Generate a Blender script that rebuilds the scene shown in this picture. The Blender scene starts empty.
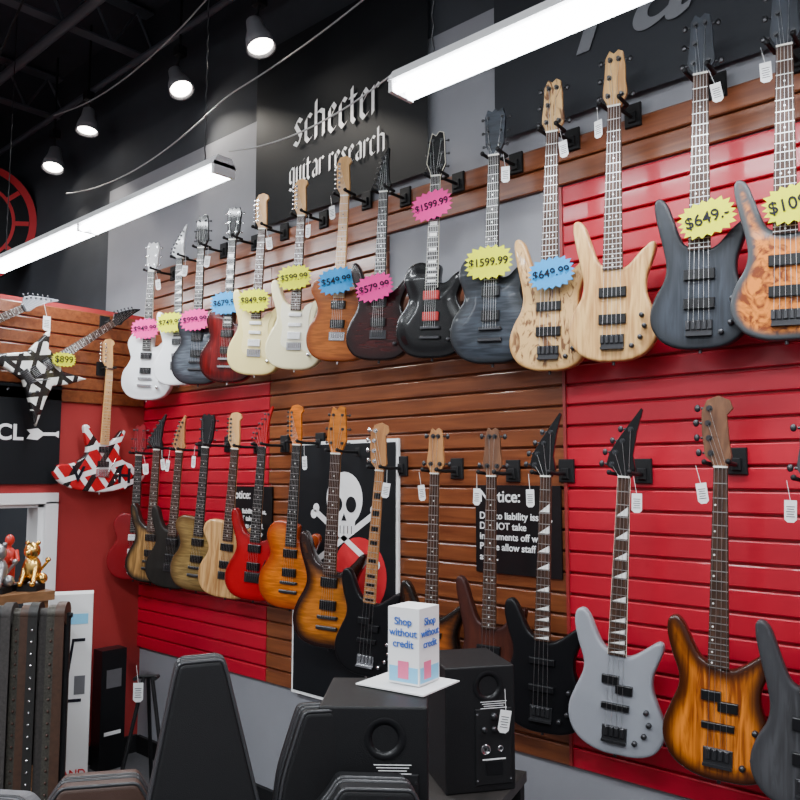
import bpy, math, random
from mathutils import Vector, Matrix
from mathutils.geometry import delaunay_2d_cdt
random.seed(4)
COL=bpy.context.scene.collection

# ------------------------------------------------------------------ materials
MATS={}
def newmat(name):
    m=bpy.data.materials.new(name); m.use_nodes=True
    nt=m.node_tree; b=nt.nodes['Principled BSDF']; return m,nt,b
def mat(name,col,rough=.5,metal=0.,coat=0.,emit=None,es=0.,bump=0.,bscale=200.,var=0.,vscale=6.,spec=.5):
    if name in MATS: return MATS[name]
    m,nt,b=newmat(name)
    b.inputs['Base Color'].default_value=(*col,1); b.inputs['Roughness'].default_value=rough
    b.inputs['Metallic'].default_value=metal; b.inputs['Coat Weight'].default_value=coat
    b.inputs['Coat Roughness'].default_value=.08; b.inputs['Specular IOR Level'].default_value=spec
    if emit: b.inputs['Emission Color'].default_value=(*emit,1); b.inputs['Emission Strength'].default_value=es
    tc=nt.nodes.new('ShaderNodeTexCoord')
    n=nt.nodes.new('ShaderNodeTexNoise'); n.inputs['Scale'].default_value=vscale; nt.links.new(tc.outputs['Object'],n.inputs['Vector'])
    if var>0:
        mx=nt.nodes.new('ShaderNodeMix'); mx.data_type='RGBA'
        mx.inputs[6].default_value=tuple(c*(1-var) for c in col)+(1,); mx.inputs[7].default_value=tuple(min(1,c*(1+var)) for c in col)+(1,)
        nt.links.new(n.outputs['Fac'],mx.inputs[0]); nt.links.new(mx.outputs[2],b.inputs['Base Color'])
    if bump>0:
        n2=nt.nodes.new('ShaderNodeTexNoise'); n2.inputs['Scale'].default_value=bscale; nt.links.new(tc.outputs['Object'],n2.inputs['Vector'])
        bp=nt.nodes.new('ShaderNodeBump'); bp.inputs['Strength'].default_value=bump; bp.inputs['Distance'].default_value=.002
        nt.links.new(n2.outputs['Fac'],bp.inputs['Height']); nt.links.new(bp.outputs['Normal'],b.inputs['Normal'])
    MATS[name]=m; return m
def woodmat(name,c1,c2,scale=(6,60,60),rough=.35,coat=.3,detail=6,dist=1.5,spec=.4):
    if name in MATS: return MATS[name]
    m,nt,b=newmat(name); tc=nt.nodes.new('ShaderNodeTexCoord'); mp=nt.nodes.new('ShaderNodeMapping')
    mp.inputs['Scale'].default_value=scale
    n=nt.nodes.new('ShaderNodeTexNoise'); n.inputs['Scale'].default_value=1; n.inputs['Detail'].default_value=detail; n.inputs['Distortion'].default_value=dist
    r=nt.nodes.new('ShaderNodeValToRGB'); r.color_ramp.elements[0].color=(*c1,1); r.color_ramp.elements[1].color=(*c2,1)
    r.color_ramp.elements[0].position=.3; r.color_ramp.elements[1].position=.7
    nt.links.new(tc.outputs['Object'],mp.inputs[0]); nt.links.new(mp.outputs[0],n.inputs[0]); nt.links.new(n.outputs['Fac'],r.inputs[0]); nt.links.new(r.outputs[0],b.inputs['Base Color'])
    b.inputs['Roughness'].default_value=rough; b.inputs['Coat Weight'].default_value=coat; b.inputs['Coat Roughness'].default_value=.15; b.inputs['Specular IOR Level'].default_value=spec
    MATS[name]=m; return m
def bodymat(name,cen,edge=None,w0=.0,w1=.07,grain=None,g=.35,rough=.25,coat=.45,gcol=None,spec=.25,gs=1.):
    """finish of a guitar body; attribute 'ed' = distance from the rim (m) drives a sprayed burst"""
    if name in MATS: return MATS[name]
    m,nt,b=newmat(name); L=nt.links
    tc=nt.nodes.new('ShaderNodeTexCoord'); mp=nt.nodes.new('ShaderNodeMapping'); L.new(tc.outputs['Object'],mp.inputs[0])
    mx=nt.nodes.new('ShaderNodeMix'); mx.data_type='RGBA'
    mx.inputs[6].default_value=(*cen,1); mx.inputs[7].default_value=(*(gcol or tuple(c*(1-g) for c in cen)),1)
    if grain:
        n=nt.nodes.new('ShaderNodeTexNoise'); n.inputs['Scale'].default_value=gs; n.inputs['Detail'].default_value=5
        sc={'wood':(55,20,5),'flame':(9,9,70),'spalt':(22,10,9),'burl':(30,20,30)}[grain]
        mp.inputs['Scale'].default_value=sc
        n.inputs['Distortion'].default_value={'wood':.8,'flame':.6,'spalt':2.5,'burl':2.5}[grain]
        L.new(mp.outputs[0],n.inputs[0])
        r=nt.nodes.new('ShaderNodeMapRange'); r.inputs[1].default_value=.38; r.inputs[2].default_value=.62
        if grain=='spalt': r.inputs[1].default_value=.50; r.inputs[2].default_value=.60
        if grain=='burl': r.inputs[1].default_value=.44; r.inputs[2].default_value=.60
        L.new(n.outputs['Fac'],r.inputs[0]); L.new(r.outputs[0],mx.inputs[0])
    else: mx.inputs[0].default_value=0
    base=mx.outputs[2]
    if edge is not None:
        at=nt.nodes.new('ShaderNodeAttribute'); at.attribute_name='ed'
        r2=nt.nodes.new('ShaderNodeMapRange'); r2.interpolation_type='SMOOTHSTEP'; r2.inputs[1].default_value=w0; r2.inputs[2].default_value=w1
        r2.inputs[3].default_value=1; r2.inputs[4].default_value=0
        L.new(at.outputs['Fac'],r2.inputs[0])
        m2=nt.nodes.new('ShaderNodeMix'); m2.data_type='RGBA'; L.new(r2.outputs[0],m2.inputs[0]); L.new(base,m2.inputs[6]); m2.inputs[7].default_value=(*edge,1); base=m2.outputs[2]
    L.new(base,b.inputs['Base Color']); b.inputs['Roughness'].default_value=rough; b.inputs['Coat Weight'].default_value=coat; b.inputs['Coat Roughness'].default_value=.05
    b.inputs['Specular IOR Level'].default_value=spec
    MATS[name]=m; return m
def stripemat(name,base,c2,c3,sc=9):
    m,nt,b=newmat(name); L=nt.links
    tc=nt.nodes.new('ShaderNodeTexCoord')
    def band(rot,scale,thr,seed):
        mp=nt.nodes.new('ShaderNodeMapping'); mp.inputs['Rotation'].default_value=(0,rot,0); mp.inputs['Location'].default_value=(seed,seed*.7,0); L.new(tc.outputs['Object'],mp.inputs[0])
        w=nt.nodes.new('ShaderNodeTexWave'); w.inputs['Scale'].default_value=scale; w.inputs['Distortion'].default_value=0.6; L.new(mp.outputs[0],w.inputs[0])
        g=nt.nodes.new('ShaderNodeMath'); g.operation='GREATER_THAN'; g.inputs[1].default_value=thr; L.new(w.outputs['Fac'],g.inputs[0]); return g.outputs[0]
    prev=None; col=base
    for rot,scale,thr,seed,c in ((.7,sc,.78,.1,c2),(-.5,sc*.8,.82,.4,c3),(1.9,sc*.7,.88,.8,c2)):
        mx=nt.nodes.new('ShaderNodeMix'); mx.data_type='RGBA'; L.new(band(rot,scale,thr,seed),mx.inputs[0])
        if prev is None: mx.inputs[6].default_value=(*base,1)
        else: L.new(prev,mx.inputs[6])
        mx.inputs[7].default_value=(*c,1); prev=mx.outputs[2]
    L.new(prev,b.inputs['Base Color']); b.inputs['Roughness'].default_value=.25; b.inputs['Coat Weight'].default_value=.5
    MATS[name]=m; return m

BLACK=mat('black_plastic',(.005,.005,.006),.35,spec=.35)
MBLACK=mat('matte_black',(.008,.008,.009),.6,spec=.25)
CHROME=mat('chrome_metal',(.75,.75,.77),.18,1)
GOLD=mat('gold_metal',(.9,.55,.15),.25,1)
DARKMET=mat('dark_metal',(.06,.06,.065),.35,.8)
STRING=mat('steel_string',(.6,.6,.6),.3,1)
FRET=mat('fret_wire',(.6,.6,.58),.35,1)
PEARL=mat('pearl_inlay',(.85,.85,.82),.3)
BONE=mat('bone_nut',(.85,.83,.75),.4)
ROSE=woodmat('rosewood_board',(.024,.011,.007),(.075,.034,.02),(60,60,8),.5,0,spec=.25)
EBONY=woodmat('ebony_board',(.010,.009,.008),(.025,.022,.02),(60,60,8),.45,0,spec=.25)
MAPLE=woodmat('maple_neck',(.55,.28,.09),(.70,.40,.155),(50,50,6),.35,.3)
MAPLED=woodmat('roasted_maple_neck',(.28,.11,.035),(.44,.205,.07),(50,50,6),.4,.3)
WALN=woodmat('walnut_head',(.08,.032,.015),(.18,.078,.036),(40,40,8),.4,.3)
BIND=mat('cream_binding',(.85,.8,.65),.4)
WHITE=mat('white_paper',(.80,.80,.80),.7)
WHITEM=mat('white_enamel',(.78,.78,.79),.4)

# ------------------------------------------------------------------ mesh builder
class MB:
    def __init__(s): s.v=[];s.f=[];s.m=[];s.s=[];s.ed=[];s.mats=[]
    def mi(s,m):
        if m not in s.mats: s.mats.append(m)
        return s.mats.index(m)
    def add(s,v,f,m,smooth=False,ed=None):
        o=len(s.v); s.v+= [tuple(p) for p in v]; s.ed+= ed if ed else [1.]*len(v)
        k=s.mi(m)
        for a in f: s.f.append([i+o for i in a]); s.m.append(k); s.s.append(smooth)
    def box(s,c,d,m,M=None,ch=0.):
        x,y,z=d[0]/2,d[1]/2,d[2]/2
        if ch>0:
            v=[];
            for (ix,iz,yy) in ((x,z,y),(x,z,-y+ch),(x-ch,z-ch,-y)):
                v+=[(-ix,yy,-iz),(ix,yy,-iz),(ix,yy,iz),(-ix,yy,iz)]
            f=[(0,3,2,1),(8,9,10,11)]
            for a in (0,4):
                for i in range(4):
                    j=(i+1)%4; f.append((a+i,a+j,a+4+j,a+4+i))
        else:
            v=[(-x,-y,-z),(x,-y,-z),(x,y,-z),(-x,y,-z),(-x,-y,z),(x,-y,z),(x,y,z),(-x,y,z)]
            f=[(0,3,2,1),(4,5,6,7),(0,1,5,4),(1,2,6,5),(2,3,7,6),(3,0,4,7)]
        v=[Vector(p) for p in v]
        if M: v=[M@p for p in v]
        c=Vector(c); s.add([p+c for p in v],f,m)
    def cyl(s,p0,p1,r0,m,r1=None,seg=12,caps=True):
        p0=Vector(p0);p1=Vector(p1); r1=r0 if r1 is None else r1
        d=(p1-p0).normalized(); a=d.orthogonal().normalized(); b=d.cross(a)
        v=[]
        for p,r in((p0,r0),(p1,r1)):
            for i in range(seg):
                t=2*math.pi*i/seg; v.append(p+a*math.cos(t)*r+b*math.sin(t)*r)
        f=[(i,(i+1)%seg,seg+(i+1)%seg,seg+i) for i in range(seg)]
        s.add(v,f,m,True)
        if caps:
            s.add(v[:seg],[list(range(seg))[::-1]],m); s.add(v[seg:],[list(range(seg))],m)
    def lathe(s,base,axis,prof,m,seg=20):
        base=Vector(base); d=Vector(axis).normalized(); a=d.orthogonal().normalized(); b=d.cross(a); v=[]
        for r,h in prof:
            for i in range(seg):
                t=2*math.pi*i/seg; v.append(base+d*h+a*math.cos(t)*r+b*math.sin(t)*r)
        f=[]
        for k in range(len(prof)-1):
            for i in range(seg):
                j=(i+1)%seg; f.append((k*seg+i,k*seg+j,(k+1)*seg+j,(k+1)*seg+i))
        s.add(v,f,m,True)
    def prism(s,pts,y0,y1,m,ch=0.,xz=True):
        """polygon in XZ extruded from y0 (front) to y1"""
        ar=sum(pts[i][0]*pts[(i+1)%len(pts)][1]-pts[(i+1)%len(pts)][0]*pts[i][1] for i in range(len(pts)))
        if ar<0: pts=pts[::-1]
        n=len(pts); ins=inset(pts,ch) if ch>0 else pts
        rings=[(ins,y0)]+([(pts,y0+ch)] if ch>0 else [])+[(pts,y1)]
        v=[]
        for r,y in rings: v+=[(p[0],y,p[1]) for p in r]
        f=[list(range(n)),[ (len(rings)-1)*n+i for i in range(n)][::-1]]
        for k in range(len(rings)-1):
            for i in range(n):
                j=(i+1)%n; f.append([k*n+j,k*n+i,(k+1)*n+i,(k+1)*n+j])
        s.add(v,f,m)
    def ball(s,c,r,m,sc=(1,1,1),seg=12,rings=8):
        v=[];c=Vector(c)
        for i in range(rings+1):
            ph=math.pi*i/rings
            for j in range(seg):
                t=2*math.pi*j/seg; v.append(c+Vector((math.sin(ph)*math.cos(t)*r*sc[0],math.sin(ph)*math.sin(t)*r*sc[1],math.cos(ph)*r*sc[2])))
        f=[(i*seg+j,(i+1)*seg+j,(i+1)*seg+(j+1)%seg,i*seg+(j+1)%seg) for i in range(rings) for j in range(seg)]
        s.add(v,f,m,True)
    def obj(s,name,M=None,parent=None):
        me=bpy.data.meshes.new(name); me.from_pydata(s.v,[],s.f)
        for m in s.mats: me.materials.append(m)
        me.polygons.foreach_set('material_index',s.m); me.polygons.foreach_set('use_smooth',s.s)
        a=me.attributes.new('ed','FLOAT','POINT'); a.data.foreach_set('value',s.ed)
        me.update(); o=bpy.data.objects.new(name,me); COL.objects.link(o)
        if parent: o.parent=parent
        if M is not None: o.matrix_local=M
        return o
def inset(pts,d):
    n=len(pts); out=[]
    for i in range(n):
        a=Vector(pts[i-1]);b=Vector(pts[i]);c=Vector(pts[(i+1)%n])
        e1=(b-a).normalized(); e2=(c-b).normalized(); nn=(Vector((-e1.y,e1.x))+Vector((-e2.y,e2.x)))
        if nn.length<1e-5: out.append(tuple(b)); continue
        nn.normalize(); k=max(.5,nn.dot(Vector((-e1.y,e1.x)))); out.append(tuple(b+nn*d/k))
    return out
def text(body,size,m,M,parent=None,name='lettering',shear=0,align='CENTER',ext=.0006,space=1.0,bold=0.):
    cu=bpy.data.curves.new(name,'FONT'); cu.body=body; cu.size=size; cu.align_x=align; cu.align_y='CENTER'; cu.extrude=ext; cu.shear=shear; cu.space_line=space; cu.offset=bold
    cu.materials.append(m); o=bpy.data.objects.new(name,cu); COL.objects.link(o)
    if parent: o.parent=parent
    o.matrix_local=M; return o
RX=Matrix.Rotation(math.pi/2,4,'X')   # text XY -> XZ facing -Y
def tube(name,pts,r,m,parent=None,cyc=False):
    cu=bpy.data.curves.new(name,'CURVE'); cu.dimensions='3D'; cu.bevel_depth=r; cu.bevel_resolution=2
    sp=cu.splines.new('NURBS'); sp.points.add(len(pts)-1); sp.use_endpoint_u=True; sp.order_u=3
    for i,p in enumerate(pts): sp.points[i].co=(*p,1)
    cu.materials.append(m); o=bpy.data.objects.new(name,cu); COL.objects.link(o)
    if parent: o.parent=parent
    return o
def empty(name,M=None):
    o=bpy.data.objects.new(name,None); COL.objects.link(o); o.empty_display_size=.1
    if M is not None: o.matrix_local=M
    return o

# ------------------------------------------------------------------ guitar outlines (mm, bottom centre = 0,0)
OUT={
'lp':[(0,0),(60,3),(115,22),(155,65),(168,120),(155,180),(125,225),(112,262),(122,298),(138,330),(134,356),(114,366),(88,350),(62,326),(34,322),(26,345),(26,398),
      (-28,406),(-65,414),(-105,402),(-132,368),(-138,328),(-122,285),(-113,250),(-130,212),(-158,170),(-168,115),(-155,62),(-115,20),(-60,2)],
'st':[(0,0),(70,4),(120,28),(152,75),(158,125),(140,180),(112,225),(105,262),(116,300),(138,345),(144,378),(126,384),(96,350),(60,316),(30,304),(0,312),
      (-30,325),(-60,337),(-85,372),(-105,425),(-125,454),(-146,448),(-151,415),(-140,368),(-118,310),(-108,265),(-118,225),(-145,175),(-162,120),(-155,65),(-120,22),(-65,3)],
'te':[(0,0),(65,2),(120,20),(155,65),(162,120),(145,180),(118,225),(108,265),(120,305),(140,340),(140,370),(118,378),(85,352),(52,330),(30,335),(24,370),
      (-26,392),(-70,398),(-115,396),(-145,372),(-150,330),(-125,285),(-112,250),(-122,210),(-150,165),(-162,112),(-152,60),(-118,20),(-62,2)],
'ba':[(0,0),(70,6),(125,35),(160,90),(160,145),(137,200),(119,250),(118,300),(133,350),(150,400),(150,430),(130,430),(94,398),(60,360),(32,345),(0,348),
      (-32,356),(-56,374),(-76,420),(-94,472),(-112,518),(-134,538),(-152,528),(-152,488),(-138,420),(-121,350),(-112,290),(-121,240),(-148,190),(-165,135),(-160,80),(-125,30),(-65,4)],
'jb':[(10,0),(80,5),(135,30),(165,80),(165,130),(142,185),(122,238),(121,285),(136,330),(152,375),(149,400),(130,402),(94,375),(60,350),(32,338),(0,342),
      (-32,352),(-58,370),(-82,412),(-104,458),(-128,482),(-152,472),(-157,430),(-141,365),(-121,310),(-121,265),(-143,210),(-165,150),(-165,95),(-140,45),(-95,14),(-40,0)],
'kr':[(0,0),(80,10),(170,25),(265,70),(300,125),(280,175),(190,185),(125,215),(105,255),(118,320),(140,385),(112,395),(66,335),(28,310),(0,312),(-28,318),(-66,345),(-105,408),(-135,400),(-118,320),(-105,255),(-130,210),(-195,170),(-275,160),(-305,115),(-260,55),(-165,15),(-80,5)],
'star':[(26,330),(80,318),(200,420),(165,300),(122,215),(165,140),(265,0),(130,50),(0,90),(-100,50),(-240,-30),(-170,110),(-122,205),(-145,300),(-165,400),(-75,322),(-26,330)],
}
def spline(p,k=5):
    n=len(p);o=[]
    for i in range(n):
        a,b,c,d=[Vector(p[(i+j-1)%n]) for j in range(4)]
        for s in range(k):
            t=s/k; o.append(.5*((2*b)+(c-a)*t+(2*a-5*b+4*c-d)*t*t+(3*b-a-3*c+d)*t**3))
    return o
def lin(p,k=5):
    n=len(p); return [Vector(p[i]).lerp(Vector(p[(i+1)%n]),s/k) for i in range(n) for s in range(k)]
def inside(pt,poly):
    x,y=pt; c=False; n=len(poly); j=n-1
    for i in range(n):
        xi,yi=poly[i]; xj,yj=poly[j]
        if (yi>y)!=(yj>y) and x<(xj-xi)*(y-yi)/(yj-yi)+xi: c=not c
        j=i
    return c
def segd(p,a,b):
    ab=b-a; t=max(0,min(1,(p-a).dot(ab)/max(ab.length_squared,1e-12))); return (p-(a+ab*t)).length
BC={}
def bodygeo(kind,T=.044,r=.008,arch=0.):
    key=(kind,T,r,arch)
    if key in BC: return BC[key]
    P=(lin if kind=='star' else spline)(OUT[kind],4); P=[q*.001 for q in P]
    ar=sum(P[i].x*P[(i+1)%len(P)].y-P[(i+1)%len(P)].x*P[i].y for i in range(len(P)))
    if ar<0: P=P[::-1]
    n=len(P); poly=[(q.x,q.y) for q in P]
    def dist(q): return min(segd(q,P[i],P[(i+1)%n]) for i in range(n))
    pts=[]
    for d in (.0015,.004,.009,.016):
        for q in inset(poly,d):
            if inside(q,poly) and dist(Vector(q))>d*.8: pts.append(Vector(q))
    y=-.04
    k=0
    while y<.56:
        x=-.32+(.008 if k%2 else 0)
        while x<.32:
            if inside((x,y),poly) and dist(Vector((x,y)))>.021: pts.append(Vector((x,y)))
            x+=.016
        y+=.014; k+=1
    V=P+pts
    res=delaunay_2d_cdt(V,[(i,(i+1)%n) for i in range(n)],[list(range(n))],1,1e-6)
    ov,oe,of,orig=res[0],res[1],res[2],res[3]
    mp={}
    for i,o in enumerate(orig):
        for q in o:
            if q<n: mp[q]=i
    ed=[dist(v) for v in ov]
    for i in mp.values(): ed[i]=0.
    def h(d):
        e=min(d,r); a=T/2-r+math.sqrt(max(0,r*r-(r-e)**2)); t=min(1,max(0,(d-.012)/.05)); return a+arch*t*t*(3-2*t)
    def hb(d):
        e=min(d,r); return T/2-r+math.sqrt(max(0,r*r-(r-e)**2))
    N=len(ov)
    verts=[(v.x,-h(d),v.y) for v,d in zip(ov,ed)]+[(v.x,hb(d),v.y) for v,d in zip(ov,ed)]
    F=[]
    for f in of:
        f=list(f); F.append(f); F.append([N+i for i in f][::-1])
    for i in range(n):
        a=mp.get(i);b=mp.get((i+1)%n)
        if a is None or b is None or a==b: continue
        F.append([b,a,N+a,N+b])
    BC[key]=(verts,F,ed+[0.0 for e in ed]); return BC[key]

HEAD={
'lp':([(-21,0),(-24,22),(-36,50),(-41,150),(-30,182),(-12,172),(0,184),(12,172),(30,182),(41,150),(36,50),(24,22),(21,0)],'33',190),
'esp':([(-21,0),(-30,30),(-44,60),(-40,100),(-32,160),(-24,190),(-6,178),(8,196),(28,190),(34,150),(38,90),(42,55),(30,28),(21,0)],'33',198),
'st6':([(-21,0),(-28,18),(-44,45),(-50,160),(-36,186),(-8,194),(16,184),(24,166),(12,150),(20,60),(22,24),(21,0)],'60',195),
'ib6':([(-21,0),(-26,16),(-46,34),(-40,60),(-26,120),(-6,178),(14,212),(20,206),(18,150),(24,60),(34,34),(24,14),(21,0)],'60',212),
'jk':([(-21,0),(-28,14),(-56,36),(-48,72),(-22,118),(8,168),(38,214),(44,208),(30,150),(22,70),(30,26),(21,0)],'60',214),
'jkb':([(-22,0),(-30,16),(-66,42),(-56,85),(-24,140),(14,196),(48,246),(54,240),(36,160),(26,80),(36,28),(22,0)],'40',245),
'fb4':([(-21,0),(-26,14),(-48,36),(-58,110),(-60,175),(-44,212),(-10,226),(24,212),(34,186),(16,165),(24,80),(32,36),(22,10),(21,0)],'40',226),
'sr':([(-22,0),(-26,18),(-40,42),(-40,60),(-34,105),(-32,165),(-20,202),(-4,190),(12,202),(26,192),(34,150),(36,100),(42,60),(42,42),(28,18),(22,0)],'22',206),
'sr5':([(-25,0),(-30,18),(-44,44),(-44,66),(-38,120),(-36,190),(-20,220),(-4,206),(12,220),(30,210),(38,160),(40,100),(46,62),(46,44),(32,18),(25,0)],'32',222),
}
def ring_pts(pts): return [(x*.001,z*.001) for x,z in pts]

def guitar(name,M,s):
    """s: dict spec. local origin at the nut, +Z towards headstock, -Y is the front"""
    g=MB(); bass=s.get('bass',False); nb=.955 if bass else .775; scale=.864 if bass else .648
    T=.042 if bass else .044; arch=s.get('arch',0.); wx=s.get('wx',1.)
    v,f,ed=bodygeo(s['o'],T,s.get('r',.009),arch)
    g.add([(x*wx,y,z-nb) for x,y,z in v],f,s['b'],True,ed)
    if s.get('bind'):
        P=[q*.001 for q in spline(OUT[s['o']],4)]
        n=len(P)
        for i in range(n):
            a=P[i];b=P[(i+1)%n]; g.cyl((a.x,-T/2+.004,a.y-nb),(b.x,-T/2+.004,b.y-nb),.0032,BIND,seg=5,caps=False)
    yb=-T/2-arch
    n=s.get('n',4 if bass else 6)
    w0=(.021 if not bass else (.021 if n==4 else .0245)); w1=(.028 if not bass else (.031 if n==4 else .037))
    L=.615 if bass else .478
    # neck (rounded back) and fingerboard
    def W(z): return w0+(w1-w0)*min(1,-z/L)
    sec=[];zs=[0.02,0,-L*.5,-L]
    vv=[]
    for z in zs:
        w=W(z)
        for i in range(9):
            t=math.pi*i/8; vv.append((w*math.cos(t),yb-.002+ .021*math.sin(t),z))
    ff=[]
    for k in range(3):
        for i in range(8): ff.append([k*9+i+1,k*9+i,(k+1)*9+i,(k+1)*9+i+1])
        ff.append([k*9,k*9+8,(k+1)*9+8,(k+1)*9])
    ff.append(list(range(9)));g.add(vv,ff,s['nk'],True)
    fb=[(-w0,0),(w0,0),(w1,-L),(-w1,-L)]; yf=yb-.009
    g.prism(fb,yf,yb-.001,s['fb'],.0008)
    if s.get('nbind'):
        for sx in(-1,1): g.cyl((sx*w0,yf+.003,0),(sx*w1,yf+.003,-L),.0016,BIND,seg=5)
    g.box((0,yf+.002,.003),(w0*2,.010,.006),s.get('nut',BONE))
    fr=[]; k=1
    while True:
        z=-(scale-scale/2**(k/12))
        if z<-L+.004: break
        fr.append(z); g.box((0,yf-.0004,z),(2*W(z)-.002,.0016,.0018 if not bass else .0024),FRET); k+=1
    ik=s.get('ink','dot'); im=s.get('inm',PEARL)
    for q in (3,5,7,9,12,15,17,19,21):
        if q>len(fr)-0: continue
        za=fr[q-2];zb=fr[q-1]; zc=(za+zb)/2; hh=abs(za-zb); w=W(zc); yy=yf-.0005
        if ik=='dot':
            for dx in ((-.012,.012) if q==12 else (0,)): g.cyl((dx,yy,zc),(dx,yy+.002,zc),.0034,im,seg=10)
        elif ik=='block': g.box((0,yy+.0008,zc),(w*1.35,.002,hh*.62),im)
        elif ik=='fin': g.prism([(-w*.85,zc-hh*.4),(w*.85,zc-hh*.4),(w*.85,zc+hh*.38)],yy,yy+.002,im)
        elif ik=='off': g.cyl((-w*.6,yy,zc),(-w*.6,yy+.002,zc),.0032,im,seg=10)
    # headstock
    hp,lay,hl=HEAD[s['h']]; hp=ring_pts(hp); g.prism(hp,yb-.003,yb+.011,s['hm'],.001)
    if s.get('hbind'): 
        for i in range(len(hp)-1): g.cyl((hp[i][0],yb-.002,hp[i][1]),(hp[i+1][0],yb-.002,hp[i+1][1]),.0016,BIND,seg=5,caps=False)
    hw=s.get('hw',CHROME); hl*=.001
    def xedge(z,side):
        xs=[]
        m=len(hp)
        for i in range(m):
            a=hp[i];b=hp[(i+1)%m]
            if (a[1]>z)!=(b[1]>z): xs.append(a[0]+(b[0]-a[0])*(z-a[1])/(b[1]-a[1]))
        return (min(xs) if side<0 else max(xs)) if xs else side*.03
    posts=[]
    nl,nr={'33':(3,3),'60':(6,0),'40':(4,0),'22':(2,2),'32':(3,2)}[lay]
    if s['h'] in('jk','ib6','jkb'): z0,z1=(.045,.17)
    else: z0,z1=(.045,hl-.04)
    for side,cnt in((-1,nl),(1,nr)):
        for i in range(cnt):
            z=z0+(z1-z0)*i/max(1,cnt-1); e=xedge(z,side); rb=1.5 if bass else 1.
            px=e-side*.013*rb; posts.append((px,z))
            g.cyl((px,yb-.003,z),(px,yb-.012*rb,z),.0042*rb,hw,seg=10); g.cyl((px,yb-.003,z),(px,yb-.005,z),.0068*rb,hw,seg=10)
            g.cyl((px,yb+.010,z),(e+side*.008,yb+.010,z),.003*rb,hw,seg=8)
            g.ball((e+side*.013*rb,yb+.010,z),.0085*rb,hw,(.75,.45,.95 if bass else .7),8,6)
            g.box((px,yb+.014,z),(.014*rb,.008,.016*rb),hw)
    # strings
    zb=-scale
    for i in range(n):
        t=(i/(n-1)-.5)*2; sw=.0012 if bass else .0008
        p=Vector((t*(w0-.004),yf-.002,.004)); q=Vector((t*(w1-.004)*1.02,yf-.006,zb))
        g.cyl(p,q,sw*.6,STRING,seg=4,caps=False)
        if i<len(posts):
            po=sorted(posts,key=lambda a:(a[0]*10 if nr else 0)+(a[1] if nr==0 else 0))[i]
            g.cyl(p,(po[0],yb-.008,po[1]),sw*.6,STRING,seg=4,caps=False)
    # electronics
    pk=s.get('pm',BLACK); ys=yb
    def hum(z,m=pk,w=.07,h=.037,ringm=None):
        if ringm: g.box((0,ys-.003,z),(w+.018,.008,h+.012),ringm,ch=.002)
        g.box((0,ys-.006,z),(w,.014,h),m,ch=.002)
        for sx in range(6): g.cyl((-.026+.0104*sx,ys-.0135,z+.008),(-.026+.0104*sx,ys-.0125,z+.008),.0022,hw,seg=6)
    def single(z,m=pk): g.box((0,ys-.005,z),(.07,.013,.018),m,ch=.003)
    pu=s.get('pu','hh')
    if s.get('guard'):
        gp=[(-.03,-.47),(-.075,-.43),(-.085,-.50),(-.07,-.56),(-.075,-.64),(-.04,-.67),(.04,-.67),(.1,-.7),(.115,-.66),(.08,-.58),(.075,-.5),(.09,-.44),(.05,-.455),(.03,-.485)]
        sp=[(q.x,q.y) for q in spline(gp,3)]
        g.prism(sp,ys-.0022,ys+.002,s['guard'],.001)
    if pu=='hh': hum(-.51,ringm=s.get('ring')); hum(-.60,ringm=s.get('ring'))
    elif pu=='sss': single(-.50);single(-.55);single(-.605)
    elif pu=='hss': single(-.50);single(-.55);hum(-.605)
    elif pu=='b2': g.box((0,ys-.006,-.70),(.10,.014,.036),pk,ch=.002); g.box((0,ys-.006,-.80),(.10,.014,.036),pk,ch=.002)
    elif pu=='b2b': g.box((0,ys-.006,-.69),(.098,.014,.022),pk,ch=.002); g.box((0,ys-.006,-.79),(.098,.014,.022),pk,ch=.002)
    elif pu=='pj': g.box((-.02,ys-.006,-.70),(.058,.014,.03),pk,ch=.002); g.box((.028,ys-.006,-.728),(.058,.014,.03),pk,ch=.002); g.box((0,ys-.006,-.79),(.095,.014,.02),pk,ch=.002)
    br=s.get('br','tom')
    if br=='tom':
        g.box((0,ys-.010,zb),(.085,.010,.013),hw,ch=.002); g.cyl((-.041,ys,zb),(-.041,ys-.008,zb),.005,hw); g.cyl((.041,ys,zb),(.041,ys-.008,zb),.005,hw)
        g.box((0,ys-.009,zb-.042),(.092,.012,.014),hw,ch=.003)
    elif br=='floyd':
        g.box((0,ys-.004,zb-.008),(.09,.008,.05),hw,ch=.001); 
        for i in range(6): g.box(((i-2.5)*.0115,ys-.010,zb-.006),(.009,.010,.04),hw,ch=.001)
        g.cyl((.03,ys-.010,zb-.02),(.075,ys-.02,zb+.09),.003,hw,seg=8)
        g.box((0,yf-.003,.0),(.04,.008,.012),hw)
    elif br=='hard':
        g.box((0,ys-.003,zb-.01),(.08,.006,.04),hw,ch=.001)
        for i in range(6): g.box(((i-2.5)*.0108,ys-.007,zb-.005),(.008,.008,.026),hw,ch=.001)
    elif br=='bass':
        g.box((0,ys-.003,zb-.02),(.085,.006,.055),hw,ch=.001); g.box((0,ys-.010,zb-.043),(.085,.014,.008),hw)
        for i in range(n): g.box(((i-(n-1)/2)*.018,ys-.009,zb-.01),(.014,.010,.032),hw,ch=.002)
    km=s.get('km',hw)
    for x,z in s.get('kn',[(.1,-.66),(.085,-.7)] if not bass else [(.105,-.79),(.115,-.83),(.1,-.87),(.07,-.9)]):
        g.lathe((x,ys+.003,z),(0,-1,0),[(0,.017),(.0075,.017),(.009,.014),(.0095,0)],km,12)
    e=-.955 if bass else -.775
    g.cyl((0,0,e+.002),(0,0,e-.012),.006,hw,seg=8)
    return g.obj(name,M)

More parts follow.
